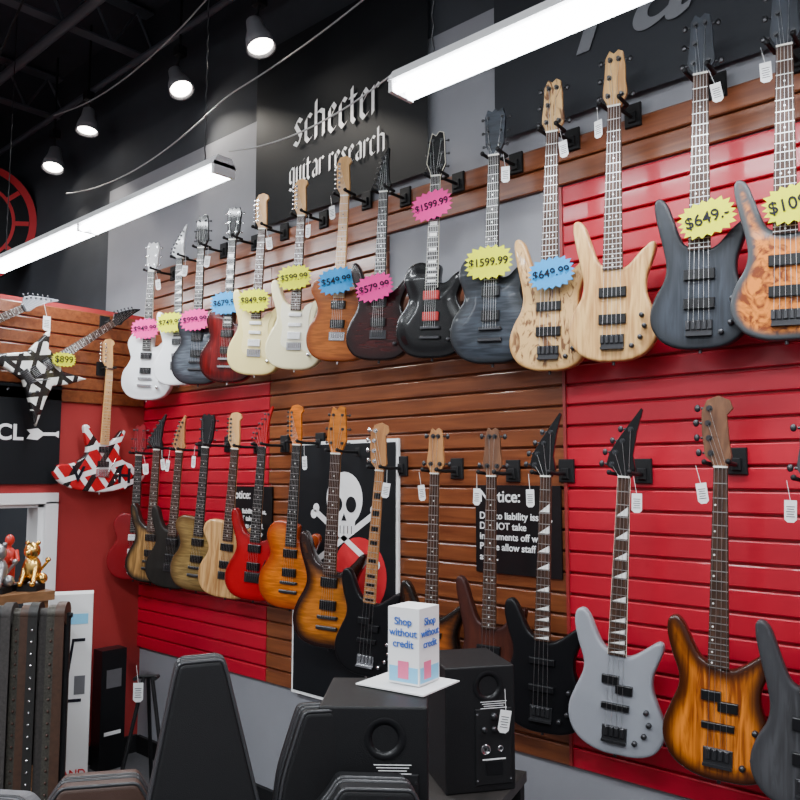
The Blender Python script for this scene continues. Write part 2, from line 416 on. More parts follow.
ASHN=bodymat('natural_ash_finish',(.66,.40,.155),None,grain='wood',gcol=(.40,.20,.07),rough=.35,coat=.3)
SPALT=bodymat('spalted_maple_finish',(.62,.38,.155),(.50,.28,.10),0,.03,grain='spalt',gcol=(.16,.07,.03),rough=.35,coat=.3)
FIN=dict(
 white=bodymat('white_gloss_finish',(.76,.77,.79)), cream=bodymat('cream_gloss_finish',(.74,.62,.26)), ivory=bodymat('ivory_gloss_finish',(.75,.68,.42)),
 gburst=bodymat('grey_burst_finish',(.10,.115,.14),(.015,.015,.018),.005,.07,grain='flame',g=.5), cherry=bodymat('dark_cherry_finish',(.15,.005,.005),(.028,.0015,.002),.0,.06,grain='wood',g=.5),
 tele=bodymat('amber_brown_finish',(.38,.105,.016),(.19,.042,.007),0,.05,grain='flame',g=.4), wine=bodymat('wine_black_finish',(.042,.004,.004),(.007,.002,.002),0,.06,grain='flame',g=.6),
 black=bodymat('black_gloss_finish',(.0025,.0025,.003)), greylp=bodymat('charcoal_flame_finish',(.042,.052,.068),(.010,.012,.015),0,.05,grain='flame',g=.6,rough=.4,coat=.15),
 slate=bodymat('slate_satin_finish',(.035,.042,.055),(.014,.016,.02),0,.06,grain='wood',g=.5,rough=.45,coat=.1),
 burl=bodymat('burl_orange_finish',(.68,.20,.015),(.05,.055,.06),.012,.036,grain='burl',gcol=(.16,.03,.004),rough=.4,coat=.15,gs=.5),
 red666=bodymat('red_satin_finish',(.18,.004,.008),None), tan=bodymat('tan_dark_finish',(.42,.22,.07),(.015,.010,.007),.01,.05,grain='wood',g=.6),
 blktan=bodymat('black_tan_finish',(.014,.012,.010),None,grain='wood',g=.3,rough=.5,coat=.1), olive=bodymat('olive_flame_finish',(.30,.19,.065),(.08,.04,.013),0,.06,grain='flame',g=.45),
 poplar=bodymat('poplar_burl_finish',(.60,.35,.14),None,grain='wood',gcol=(.34,.16,.055),rough=.4,coat=.2), redg=bodymat('red_gloss_finish',(.38,.003,.008),(.20,.002,.004),0,.04),
 orange=bodymat('orange_flame_finish',(.68,.165,.006),(.26,.03,.002),0,.07,grain='flame',g=.45), tob=bodymat('tobacco_burst_finish',(.55,.165,.016),(.014,.004,.003),.012,.07,grain='flame',g=.4),
 sun3=bodymat('dark_sunburst_finish',(.34,.085,.012),(.006,.003,.002),.01,.075,grain='flame',g=.4), mahog=bodymat('mahogany_satin_finish',(.075,.016,.008),(.03,.006,.004),0,.05,grain='wood',g=.4,rough=.5,coat=.1),
 mblack=bodymat('black_satin_finish',(.004,.004,.005),rough=.4,coat=.08,spec=.2), silver=bodymat('silver_satin_finish',(.25,.26,.29),rough=.4,coat=.3),
 zebra=bodymat('zebrawood_burst_finish',(.70,.20,.014),(.04,.009,.003),.008,.06,grain='wood',gcol=(.20,.042,.005)), greyw=bodymat('grey_wood_finish',(.06,.06,.066),(.034,.034,.038),0,.05,grain='wood',gcol=(.03,.03,.032),rough=.5,coat=.1),
 starw=stripemat('white_black_stripe_finish',(.80,.80,.75),(.012,.012,.012),(.012,.012,.012),3.6), starr=stripemat('red_stripe_finish',(.45,.006,.012),(.80,.80,.80),(.012,.012,.012),3.2),
)
F_=FIN
def S(o,b,h,nk=MAPLE,fb=ROSE,hm=None,**k): return dict(o=o,b=b,h=h,nk=nk,fb=fb,hm=hm or nk,**k)
Bk=BLACK
UP=[ # head(x,z) bottom(x,z) yaw spec tag(colour,frac,dx,text)
 ((-4.21,3.03),(-4.27,2.09),30,S('lp',F_['white'],'lp',WHITEM,EBONY,WHITEM,bind=0,arch=.008,nbind=1),('p',.56,0,'$949.99')),
 ((-3.93,3.07),(-3.93,2.15),28,S('st',F_['white'],'jk',MAPLE,EBONY,F_['white'],br='floyd',ink='fin',hw=DARKMET),('y',.62,-.03,'$749.99')),
 ((-3.70,3.08),(-3.74,2.14),27,S('lp',F_['gburst'],'esp',MAPLED,EBONY,F_['black'],arch=.008,hw=DARKMET),('p',.63,0,'$999.99')),
 ((-3.41,3.06),(-3.47,2.13),26,S('lp',F_['cherry'],'lp',WALN,EBONY,F_['black'],arch=.006,ink='block'),('b',.56,0,'$679.99')),
 ((-3.16,3.07),(-3.24,2.15),25,S('st',F_['cream'],'st6',MAPLED,ROSE,MAPLE,pu='hss',br='hard',guard=mat('cream_guard',(.76,.64,.30),.35),pm=WHITEM),('y',.60,0,'$849.99')),
 ((-2.86,3.07),(-2.93,2.15),24,S('st',F_['ivory'],'st6',MAPLED,ROSE,MAPLE,pu='hss',br='hard',guard=mat('white_guard',(.76,.72,.55),.35),pm=WHITEM),('y',.53,0,'$599.99')),
 ((-2.56,3.10),(-2.63,2.16),23,S('te',F_['tele'],'st6',MAPLE,MAPLE,MAPLE,pu='hh',br='hard',inm=Bk),('b',.62,0,'$549.99')),
 ((-2.32,3.07),(-2.37,2.14),22,S('st',F_['wine'],'ib6',WALN,EBONY,F_['black'],br='hard',hw=DARKMET),('p',.67,-.01,'$579.99')),
 ((-2.02,3.05),(-2.07,2.12),17,S('lp',F_['black'],'esp',MBLACK,EBONY,F_['black'],arch=.008,nbind=1,hbind=1,ink='block',pm=mat('red_pickup',(.35,.01,.01),.4),hw=DARKMET),('p',.34,0,'$1599.99')),
 ((-1.73,3.06),(-1.77,2.07),15,S('lp',F_['greylp'],'lp',WALN,EBONY,F_['greylp'],arch=.008,hw=DARKMET),('y',.62,0,'$1599.99')),
 ((-1.475,3.09),(-1.52,2.02),13,S('ba',SPALT,'sr5',MAPLE,ROSE,SPALT,bass=1,n=5,pu='b2',br='bass',hw=DARKMET,b2=1),('b',.68,.02,'$649.99')),
 ((-1.23,3.11),(-1.27,2.03),13,S('ba',ASHN,'sr5',WALN,ROSE,ASHN,bass=1,n=5,pu='b2',br='bass',hw=DARKMET),None),
 ((-.93,3.12),(-.975,2.04),12,S('ba',F_['slate'],'sr5',WALN,ROSE,F_['slate'],bass=1,n=5,pu='b2',br='bass',hw=DARKMET),('y',.63,.03,'$649.-')),
 ((-.68,3.12),(-.72,2.04),12,S('ba',F_['burl'],'sr5',WALN,ROSE,F_['slate'],bass=1,n=5,pu='b2',br='bass',hw=DARKMET),('y',.64,.03,'$1099.')),
]
LO=[
 ((-4.31,1.95),(-4.36,1.04),42,S('lp',F_['red666'],'esp',WALN,EBONY,F_['red666'],hw=DARKMET,pm=WHITEM,lab='666'),None),
 ((-4.10,2.00),(-4.17,1.04),30,S('st',F_['tan'],'jk',MAPLED,ROSE,MBLACK,hw=DARKMET),None),
 ((-3.86,1.98),(-3.96,1.03),28,S('st',F_['blktan'],'ib6',MAPLED,ROSE,MAPLED,hw=DARKMET,br='hard'),None),
 ((-3.61,1.98),(-3.71,1.04),26,S('te',F_['olive'],'lp',WALN,EBONY,MBLACK,hw=DARKMET),None),
 ((-3.35,1.97),(-3.45,1.03),25,S('te',F_['poplar'],'st6',MAPLE,ROSE,MAPLE,hw=DARKMET,br='hard'),None),
 ((-3.13,1.99),(-3.22,1.04),25,S('st',F_['redg'],'jk',MAPLED,EBONY,F_['redg'],hw=DARKMET,br='floyd'),None),
 ((-2.87,1.98),(-2.94,1.03),23,S('lp',F_['orange'],'st6',MAPLED,EBONY,F_['orange'],arch=.006,hw=DARKMET,pm=BLACK),None),
 ((-2.60,1.96),(-2.67,.89),22,S('st',F_['tob'],'esp',MAPLED,ROSE,F_['tob'],arch=.006,hw=DARKMET,ink='dot',wx=1.0),None),
 ((-2.33,1.87),(-2.44,.81),20,S('jb',F_['mblack'],'fb4',MAPLED,MAPLED,MAPLED,bass=1,pu='pj',br='bass',inm=Bk,ink='block'),None),
 ((-2.04,1.84),(-2.08,.79),17,S('jb',F_['sun3'],'sr',MAPLED,ROSE,MAPLED,bass=1,n=4,pu='b2b',br='bass',hw=DARKMET),None),
 ((-1.765,1.83),(-1.80,.78),15,S('ba',F_['mahog'],'sr',WALN,ROSE,WALN,bass=1,n=4,pu='b2',br='bass',hw=DARKMET),None),
 ((-1.525,1.87),(-1.575,.76),14,S('jb',F_['mblack'],'jkb',MAPLED,ROSE,F_['black'],bass=1,n=4,pu='b2b',br='bass',ink='fin',hw=DARKMET),None),
 ((-1.22,1.87),(-1.30,.75),13,S('jb',F_['silver'],'jkb',MAPLED,ROSE,F_['black'],bass=1,n=4,pu='pj',br='bass',ink='fin',hw=DARKMET,nbind=1),None),
 ((-.91,1.89),(-.965,.75),11,S('jb',F_['zebra'],'fb4',WALN,ROSE,WALN,bass=1,n=4,pu='pj',br='bass',ink='off',hw=DARKMET),None),
 ((-.66,1.82),(-.71,.72),11,S('ba',F_['greyw'],'sr',WALN,ROSE,F_['greyw'],bass=1,n=4,pu='b2',br='bass',hw=DARKMET),None),
]
TAGC={'p':mat('neon_pink_card',(.78,.03,.27),.7,spec=.2),'y':mat('neon_yellow_card',(.66,.68,.0),.7,spec=.2),'b':mat('neon_blue_card',(.02,.27,.62),.7,spec=.2)}
INK=mat('marker_ink',(.006,.006,.012),.6,spec=.2)
WINK=mat('white_print',(.88,.88,.88),.6); GINK=mat('grey_print',(.13,.135,.15),.6); REDP=mat('red_print',(.60,.01,.02),.6)
def price_tag(M,c,t,w=.19,h=.128):
    g=MB(); pts=[];N=20
    for i in range(N*2):
        a=math.pi*i/N; k=1. if i%2==0 else .82
        x=math.cos(a);z=math.sin(a); q=(abs(x)**3+abs(z)**3)**(-1/3)
        pts.append((x*q*w/2*k,z*q*h/2*k))
    g.prism(pts,-.0006,.0006,TAGC[c]); o=g.obj('price_tag',M)
    text(t,.056 if len(t)<7 else .046 if len(t)<8 else .041,INK,Matrix.Translation((0,-.0028,0))@RX,o,'price_lettering',bold=.0005,ext=.001)
    return o
def hang_tag(M):
    g=MB(); g.prism([(-.016,0),(.016,0),(.016,-.054),(.008,-.062),(-.008,-.062),(-.016,-.054)][::-1],-.0006,.0006,WHITE)
    g.cyl((0,0,-.004),(-.01,.01,.055),.0008,WHITE,seg=4)
    for i in range(5): g.box((0,-.001,-.018-.007*i),(.022-.004*(i%2),.0006,.0018),INK)
    return g.obj('hang_tag',M)
def place(hd,bt,yaw,s,y=2.465):
    bass=s.get('bass',False); nb=.955 if bass else .775; hl=HEAD[s['h']][2]*.001
    A=Vector((hd[0],y,hd[1]));B=Vector((bt[0],y,bt[1])); up=(A-B); L=up.length; up.normalize(); k=L/(nb+hl)
    ph=math.radians(yaw); nrm=Vector((-math.sin(ph),math.cos(ph),0)); xax=nrm.cross(up).normalized(); yax=up.cross(xax).normalized()
    o=B+up*nb*k
    M=Matrix.Identity(4)
    for i in range(3): M[i][0]=xax[i]*k;M[i][1]=yax[i]*k;M[i][2]=up[i]*k;M[i][3]=o[i]
    return M
def hanger(M,wall_y=2.599):
    o=M.translation; g=MB()
    px,pz=o.x,o.z+.012
    g.box((px,wall_y-.006,pz+.01),(.062,.012,.085),MBLACK,ch=.003)
    g.box((px,wall_y-.016,pz),(.03,.012,.04),MBLACK,ch=.003)
    y1=o.y+.03
    g.cyl((px,wall_y-.01,pz),(px,y1,pz),.007,MBLACK,seg=10)
    for s_ in(-1,1):
        g.cyl((px,y1,pz),(px+s_*.034,y1-.012,pz-.002),.006,MBLACK,seg=8); g.cyl((px+s_*.034,y1-.012,pz-.002),(px+s_*.036,y1-.075,pz+.004),.0065,MBLACK,seg=8)
        g.ball((px+s_*.036,y1-.077,pz+.006),.009,MBLACK,seg=8,rings=6)
    return g.obj('guitar_hanger')
for row in (UP,LO):
    for hd,bt,yaw,s,tag in row:
        M=place(hd,bt,yaw,s); o=guitar('bass_guitar' if s.get('bass') else 'electric_guitar',M,s); hanger(M)
        if s.get('lab'): text(s['lab'],.075,WINK,Matrix.Translation((0.02,-.024,-.715))@RX,o,'body_lettering',bold=.002)
        nb=.955 if s.get('bass') else .775; hl=HEAD[s['h']][2]*.001
        if tag:
            c,fr,dx,t=tag; z=hl-(hl+nb)*fr; k=M.to_scale().x
            price_tag(M@Matrix.Translation((dx,-.066,z))@Matrix.Rotation(math.radians(-random.uniform(2,14)),4,'Y'),c,t)
        if random.random()<.8:
            hang_tag(Matrix.Translation(M@Vector((random.choice([-.055,.05]),-.045,-.05)))@Matrix.Rotation(math.radians(yaw+random.uniform(-25,15)),4,'Z')@Matrix.Rotation(math.radians(random.uniform(-12,12)),4,'Y'))

# ------------------------------------------------------------------ left-wall guitars (wall at X=-4.53 facing +X)
RL=Matrix.Rotation(math.radians(90),4,'Z')  # local -Y -> +X
def place_left(y,z,rot,k,out=.1): return Matrix.Translation((-4.53+out,y,z))@RL@Matrix.Rotation(math.radians(rot),4,'Y')@Matrix.Scale(k,4)
def lhanger(y,z):
    g=MB(); g.box((-4.506,y,z),(.012,.06,.08),MBLACK); g.cyl((-4.50,y,z),(-4.43,y,z),.007,MBLACK)
    for s_ in(-1,1): g.cyl((-4.44,y,z),(-4.39,y+s_*.034,z),.006,MBLACK,seg=8)
    g.obj('guitar_hanger')
M=place_left(2.31,2.545,53,.93,.12); guitar('electric_guitar',M,S('star',F_['starw'],'ib6',MAPLED,ROSE,MBLACK,hw=DARKMET,br='floyd')); lhanger(2.31,2.56)
price_tag(M@Matrix.Translation((.02,-.06,-.43))@Matrix.Rotation(math.radians(-55),4,'Y'),'y','$899',.15,.09)
M=place_left(2.30,2.27,2,.93,.10); o=guitar('electric_guitar',M,S('kr',F_['starr'],'st6',MAPLE,MAPLE,MAPLE,pu='hh',br='floyd',inm=Bk)); lhanger(2.30,2.28)
text('V      H',.13,INK,Matrix.Translation((0.0,-.026,-.67))@RX,o,'body_lettering',bold=.003)
M=place_left(1.79,2.555,58,.95,.10); guitar('electric_guitar',M,S('star',F_['silver'],'jk',MAPLED,ROSE,F_['silver'],hw=DARKMET,br='floyd'))
hang_tag(Matrix.Translation((-4.36,1.90,2.52))@RL@Matrix.Scale(1.3,4))

# ------------------------------------------------------------------ room shell
WALLG=mat('grey_wall_paint',(.23,.235,.26),.8,bump=.15,bscale=90,var=.08)
WALLL=mat('light_wall_paint',(.42,.42,.43),.8,bump=.15,bscale=90,var=.08)
DARKW=mat('black_wall_paint',(.03,.034,.042),.85,var=.2)
REDW=mat('red_wall_paint',(.30,.018,.018),.75,bump=.25,bscale=60,var=.08)
CEIL=mat('black_ceiling_paint',(.04,.047,.06),.85,var=.3)
FLOOR=mat('dark_carpet',(.05,.05,.055),.95,bump=.5,bscale=300,var=.25,vscale=40)
SWOOD=woodmat('walnut_slat_laminate',(.12,.030,.010),(.22,.066,.022),(3,40,45),.32,.25,5,.6)
SRED=mat('red_slat_laminate',(.42,.005,.022),.38,coat=.15,var=.06,spec=.4)
def shell(name,c,d,m):
    g=MB(); g.box(c,d,m); return g.obj(name)
shell('floor',(-2,-1.5,-.05),(15,9.4,.1),FLOOR)
shell('ceiling',(-2,-1.5,4.75),(15,9.4,.1),CEIL)
g=MB(); g.box((-.35,2.69,1.8),(9.5,.14,3.6),WALLG); g.box((-.35,2.69,4.15),(9.5,.14,1.1),DARKW); g.box((-7.3,2.69,2.35),(4.4,.14,4.7),DARKW); g.obj('wall_back')
shell('wall_far_left',(-9.4,-1.5,2.35),(.2,8.4,4.7),DARKW)
shell('wall_right',(4.5,-1.5,2.35),(.2,8.4,4.7),WALLL)
shell('wall_front',(-2,-5.8,2.35),(14,.2,4.7),WALLL)
# left partition with opening
g=MB()
def pb(y0,y1,z0,z1): g.box((-4.60,(y0+y1)/2,(z0+z1)/2),(.14,y1-y0,z1-z0),REDW)
pb(-3,.9,0,2.64);pb(2.0,2.62,0,2.64);pb(.9,2.0,1.5,2.64);pb(.9,2.0,0,.3)
g.obj('wall_left')
g=MB()
for (y0,y1,z0,z1) in((.86,2.07,1.49,1.55),(2.0,2.07,.3,1.5),(.86,.93,.3,1.5)): g.box((-4.525,(y0+y1)/2,(z0+z1)/2),(.05,y1-y0,z1-z0),WHITEM)
g.box((-4.6,1.985,.9),(.14,.03,1.2),WHITEM); g.box((-4.6,1.45,1.485),(.14,1.1,.03),WHITEM)
g.obj('window_1')
shell('baseboard_left',(-4.52,2.3,.05),(.02,.62,.1),MBLACK)
shell('baseboard_back',(-.9,2.61,.05),(7.2,.02,.1),MBLACK)
# slatwall
P=.0762
def slats(name,x0,x1,z0,z1,m,yf=2.60,left=False):
    g=MB(); n=max(1,round((z1-z0)/P)); h=(z1-z0)/n
    prof=[(0.018,0.0),(.003,0.0),(0,.004),(0,h-.013),(.003,h-.009),(.018,h-.009),(.018,h)]
    for i in range(n):
        zb=z0+i*h; v=[]
        for X in(x0,x1):
            for y,z in prof: v.append((X,yf+y,zb+z) if not left else (-4.53-y+.018,X,zb+z))
        k=len(prof); f=[[j,k+j,k+j+1,j+1] for j in range(k-1)]+[list(range(k)),[k+j for j in range(k)][::-1]]
        if left: f=[a[::-1] for a in f]
        g.add(v,f,m)
    return g.obj(name)
zt=lambda k:.615+P*k
slats('slatwall_panel_red',-1.54,3.9,.615,zt(28),SRED)
slats('slatwall_panel_walnut',-3.28,-1.545,.615,zt(24),SWOOD)
slats('slatwall_panel_walnut',-3.28,-2.45,zt(24),zt(28),SWOOD)
slats('slatwall_panel_red',-4.53,-3.285,.615,zt(20),SRED)
slats('slatwall_panel_walnut',-4.53,-3.285,zt(20),zt(28),SWOOD)
slats('slatwall_panel_walnut',-4.53,3.9,zt(28)+.003,zt(28)+P*2.4,SWOOD)
slats('slatwall_panel_walnut',-1.0,2.585,2.07,2.62,SWOOD,left=True)
shell('trim_1',(-1.54,2.598,1.68),(.012,.01,2.12),mat('seam_trim',(.25,.02,.02),.4))

# ------------------------------------------------------------------ banners and signs
BANB=mat('black_banner_vinyl',(.006,.007,.009),.6,spec=.2)
BANG=mat('charcoal_banner_vinyl',(.020,.022,.027),.6,spec=.25)
GL={'s':([[(2.1,4.4),(1.2,5),(.5,4),(2,1.7),(1.2,.2),(.2,.8)]],2.8),'c':([[(2,4.5),(1.3,5),(.5,4.2),(.5,.9),(1.2,.1),(2.1,.7)]],2.7),
'h':([[(.5,7),(.5,.2)],[(.5,4.5),(1.6,4.9),(2.5,4.4),(2.5,.2)]],3.5),'e':([[(.5,4.2),(.5,.9),(1.2,.1),(2.1,.7)],[(.5,4.2),(1.3,5),(2,4.1),(.6,2.6)]],2.7),
't':([[(.7,6.3),(.7,.8),(1.3,.1),(1.9,.6)],[(.1,4.7),(1.7,4.7)]],2.4),'r':([[(.5,4.8),(.5,.3)],[(.5,4.2),(1.4,5),(2,4.5)]],2.4),
'g':([[(2.1,5),(2.1,-.8),(1.2,-1.6),(.3,-1)],[(2.1,4.6),(1.2,5),(.5,4.2),(.5,1.2),(1.1,.5),(2.1,1.2)]],2.9),'u':([[(.5,4.8),(.5,.9),(1.1,.1),(2.1,.9)],[(2.1,4.8),(2.1,.2)]],2.9),
'i':([[(.7,4.8),(.7,.8),(1.2,.2)],[(.5,6.2),(.8,6.5)]],1.7),'a':([[(.5,4.4),(1.4,5),(2.1,4.2),(2.1,.3)],[(2.1,2.9),(.6,2),(.5,.9),(1.2,.1),(2.1,1)]],2.9),' ':([],1.6)}
def blackletter(g,s,cx,z,u,y,m,nw=.56):
    W=sum(GL[c][1] for c in s)*u; x=cx-W/2; nb=Vector((math.cos(.7),math.sin(.7)))*nw
    k=0
    for c in s:
        for st in GL[c][0]:
            for a,b in zip(st[:-1],st[1:]):
                a=Vector(a);b=Vector(b)
                pts=[a-nb,b-nb,b+nb,a+nb]
                ar=sum(pts[i].x*pts[(i+1)%4].y-pts[(i+1)%4].x*pts[i].y for i in range(4))
                yy=y-.0002*(k%7); k+=1
                v=[(x+p.x*u,yy,z+p.y*u) for p in pts]
                g.add(v,[[0,1,2,3]] if ar>0 else [[3,2,1,0]],m)
        x+=GL[c][1]*u
g=MB()
def cloth(g,x0,x1,z0,z1,y,m,nx=24,amp=.008):
    v=[];f=[]
    for i in range(nx+1):
        x=x0+(x1-x0)*i/nx
        for j in range(9):
            z=z0+(z1-z0)*j/8; v.append((x,y-amp*(1+math.sin(x*7+z*1.3))*(1-j/8),z))
    for i in range(nx):
        for j in range(8): a=i*9+j; f.append([a,a+9,a+10,a+1])
    g.add(v,f,m,True)
cloth(g,-3.42,-2.19,2.97,3.95,2.59,BANB,amp=.004)
blackletter(g,'schecter',-2.78,3.33,.0285,2.579,WINK,.44)
blackletter(g,'guitar research',-2.78,3.135,.0178,2.579,WINK,.44)
for x in(-3.38,-2.23): g.lathe((x,2.575,3.92),(0,-1,0),[(.006,0),(.012,.002),(.012,.004),(.006,.005)],CHROME,10)
g.obj('guitar_brand_banner')
g=MB(); cloth(g,-1.83,-.3,3.0,4.15,2.585,BANG,amp=.004); b2=g.obj('guitar_brand_banner')
text('Ta',.56,GINK,Matrix.Translation((-1.30,2.572,3.39))@RX,b2,'script_lettering',shear=.4)
# skull flag
g=MB(); yy=2.585
g.box((-2.715,yy+.006,1.21),(.70,.012,1.20),WINK); g.box((-2.715,yy-.001,1.21),(.67,.006,1.17),BANB)
def disc(g,cx,cz,rx,rz,y,m,n=28):
    g.add([(cx+rx*math.cos(2*math.pi*i/n),y,cz+rz*math.sin(2*math.pi*i/n)) for i in range(n)],[list(range(n))],m)
disc(g,-2.60,1.20,.17,.17,yy-.0045,REDP)
disc(g,-2.70,1.54,.12,.125,yy-.005,WINK); 
g.prism([(-2.775,1.47),(-2.765,1.38),(-2.635,1.38),(-2.625,1.47)],yy-.0055,yy-.004,WINK)
for dx in(-.046,.046): disc(g,-2.70+dx,1.515,.034,.037,yy-.006,BANB)
g.prism([(-2.70,1.475),(-2.717,1.44),(-2.683,1.44)],yy-.0065,yy-.004,BANB)
for i in range(5): g.box((-2.75+.025*i,yy-.006,1.40),(.004,.001,.035),BANB)
for s_ in(1,-1):
    a=Vector((-2.70-.2,1.36-s_*.12));b=Vector((-2.70+.2,1.36+s_*.12)); d=(b-a).normalized(); nn=Vector((-d.y,d.x))*.014
    g.prism([tuple(a-nn),tuple(b-nn),tuple(b+nn),tuple(a+nn)],yy-.0052,yy-.004,WINK)
    for q in(a,b):
        for t in(-1,1): disc(g,q.x+nn.x*t*1.2,q.y+nn.y*t*1.2,.022,.022,yy-.0056,WINK,12)
g.obj('skull_flag')
def notice(x0,x1,z0,z1,sz):
    g=MB(); g.box(((x0+x1)/2,2.594,(z0+z1)/2),(x1-x0,.008,z1-z0),BLACK); o=g.obj('notice_sign')
    cx=x0+.02
    text('Notice:',sz*1.7,WINK,Matrix.Translation((cx,2.588,z1-.045))@RX,o,'heading',align='LEFT',bold=.001)
    text('Due to liability issues,\nDo NOT take\ninstruments off wall.\nPlease allow staff to\nassist.',sz,WINK,Matrix.Translation((cx,2.588,(z0+z1)/2-.03))@RX,o,'body_text',align='LEFT',space=1.05,bold=.0006)
notice(-1.95,-1.56,1.27,1.61,.038)
notice(-3.62,-3.24,1.24,1.59,.036)
# left wall banner
g=MB(); g.box((-4.515,1.65,1.88),(.006,.84,.56),BANB)
o=g.obj('guitar_brand_banner')
text('ECL',.12,WINK,Matrix.Translation((-4.511,1.76,1.88))@RL@RX,o,'banner_lettering',bold=.003)
g=MB(); gp=[(-.09,.02),(-.03,.03),(.0,.008),(.07,.01),(.09,.02),(.09,-.02),(.07,-.008),(.0,-.01),(-.03,-.035),(-.09,-.03),(-.07,0)]
g.prism(gp,-.001,0,WINK); g.obj('guitar_logo_print',Matrix.Translation((-4.509,1.97,1.88))@RL,o)
# round sign, far left space
g=MB(); seg=48
def ringm(r0,r1,y,m):
    v=[];f=[]
    for i in range(seg):
        t=2*math.pi*i/seg
        for r in(r0,r1): v.append((r*math.cos(t),y,r*math.sin(t)))
    for i in range(seg): j=(i+1)%seg; f.append([2*i,2*i+1,2*j+1,2*j])
    g.add(v,f,m)
g.cyl((0,0,0),(0,.02,0),.49,BANB,seg=48); ringm(.43,.485,-.002,REDP); ringm(.30,.325,-.002,REDP)
for i in range(10):
    t=2*math.pi*i/10; M_=Matrix.Rotation(t,4,'Y'); g.box(M_@Vector((.375,-.003,0)),(.10,.002,.035),REDP,M_.to_3x3())
rs=g.obj('round_sign',Matrix.Translation((-6.66+.08,2.1+.15,3.62))@Matrix.Rotation(math.radians(50),4,'Z'))
text('H',.42,WINK,Matrix.Translation((.02,-.006,0))@RX,rs,'sign_lettering',bold=.01)
g=MB(); g.cyl((-6.58,2.27,4.10),(-6.58,2.27,4.7),.004,DARKMET,seg=6); g.obj('sign_wire')

# ------------------------------------------------------------------ lighting fixtures
TUBE=mat('fluorescent_tube_glass',(1,1,1),.3,emit=(.92,.965,1),es=18)
def fixture(xc,y,z,L=2.44,chain=True,power=70):
    g=MB()
    prof=[(-.062,-.015),(-.035,.03),(.035,.03),(.062,-.015)]
    v=[];k=len(prof)
    for X in(-L/2,L/2):
        for a,b in prof: v.append((X,a,b))
    f=[[j,k+j,k+(j+1)%k,(j+1)%k] for j in range(k)]+[list(range(k)),[k+j for j in range(k)][::-1]]
    g.add(v,f,WHITEM); 
    for sx in(-1,1): g.box((sx*(L/2-.008),0,-.026),(.016,.11,.055),WHITEM)
    for yy in(-.034,.034): 
        for a,b in((-L/2+.02,-.015),(.015,L/2-.02)): g.cyl((a,yy,-.038),(b,yy,-.038),.018,TUBE,seg=14)
    g.box((0,0,-.026),(.022,.11,.05),WHITEM)
    if chain:
        for sx in(-1,1):
            for i in range(int((4.68-z)/.04)): g.cyl((sx*(L/2-.15)+(.004 if i%2 else -.004),0,.03+i*.04),(sx*(L/2-.15)-(.004 if i%2 else -.004),0,.07+i*.04),.003,DARKMET,seg=5)
    o=g.obj('fluorescent_light_fixture',Matrix.Translation((xc,y,z)))
    ld=bpy.data.lights.new('tube_light','AREA'); ld.shape='RECTANGLE'; ld.size=L-.1; ld.size_y=.12; ld.energy=power; ld.color=(.91,.96,1)
    lo=bpy.data.objects.new('tube_light',ld); COL.objects.link(lo); lo.parent=o; lo.matrix_local=Matrix.Translation((0,0,-.062))
fixture(-.55,1.94,2.985,power=42); fixture(-4.0,1.94,2.975,power=38)
for xc in(-4.4,-.9,2.4): fixture(xc,-.9,4.0,power=125)  # out of view, row added to light the foreground and banner
for xc in(-3.5,1.0): fixture(xc,-3.6,4.0,power=120)  # second added row out of view, more fill for the shop
fixture(-7.2,-.6,4.2,power=80)  # unseen fixture added to brighten the round sign
def spot(p,dr,sc=1.,power=30):
    p=Vector(p);d=Vector(dr).normalized(); g=MB(); a=Vector((0,0,0))
    g.lathe(a,d,[(.02,-.11),(.035,-.10),(.042,-.05),(.060,.0),(.068,.05),(.062,.05),(.045,0)],mat('spotlight_housing',(.22,.22,.24),.4),20)
    g.lathe(a,d,[(0,.045),(.03,.044),(.055,.036),(.060,.03)],mat('spotlight_bulb_glass',(1,1,1),.3,emit=(1,.93,.82),es=22),20)
    g.cyl(-d*.09,(0,0,.16),.008,MBLACK,seg=8); g.box((0,0,.18),(.05,.05,.05),MBLACK)
    g.cyl((0,0,.18),(0,0,(4.7-p.z)/sc),.007,MBLACK,seg=8)
    o=g.obj('ceiling_spotlight',Matrix.Translation(p)@Matrix.Scale(sc,4))
    ld=bpy.data.lights.new('spot_lamp','SPOT'); ld.energy=power; ld.spot_size=math.radians(80); ld.shadow_soft_size=.05; ld.color=(1,.93,.82)
    lo=bpy.data.objects.new('spot_lamp',ld); COL.objects.link(lo); lo.parent=o; lo.matrix_local=Matrix.Translation(d*.07)@d.to_track_quat('-Z','Y').to_matrix().to_4x4()
spot((-3.02,2.29,3.77),(.35,.05,-1),1.1); spot((-3.98,2.45,3.93),(.55,.0,-1),1.1); spot((-5.05,2.42,4.00),(.1,-.1,-1),1.1); spot((-5.64,2.46,3.91),(.25,-.2,-1),1.15)
# ceiling structure
DG=mat('ceiling_steel',(.10,.11,.13),.5,.2); DG2=mat('galvanised_duct',(.16,.17,.19),.5,.4)
g=MB()
for x in(-8.5,-7.2,-5.9,-4.6,-3.3,-2.0,-.7,.6,1.9,3.2):
    g.box((x,-1.5,4.66),(.1,8.2,.012),DG); g.box((x,-1.5,4.36),(.08,8.2,.012),DG)
    for i in range(26):
        y=-5.4+i*.31; g.cyl((x,y,4.37),(x,y+.155,4.65),.009,DG,seg=6,caps=False); g.cyl((x,y+.155,4.65),(x,y+.31,4.37),.009,DG,seg=6,caps=False)
g.obj('ceiling_bar_joists')
g=MB(); g.cyl((-9,1.2,4.15),(4,1.2,4.15),.05,DG,seg=14); g.cyl((-9,.3,4.25),(4,.3,4.25),.16,DG2,seg=20)
g.cyl((-9,2.45,4.25),(4,2.45,4.25),.02,DG,seg=8); g.cyl((-9,2.0,4.3),(4,2.0,4.3),.03,DG2,seg=10)
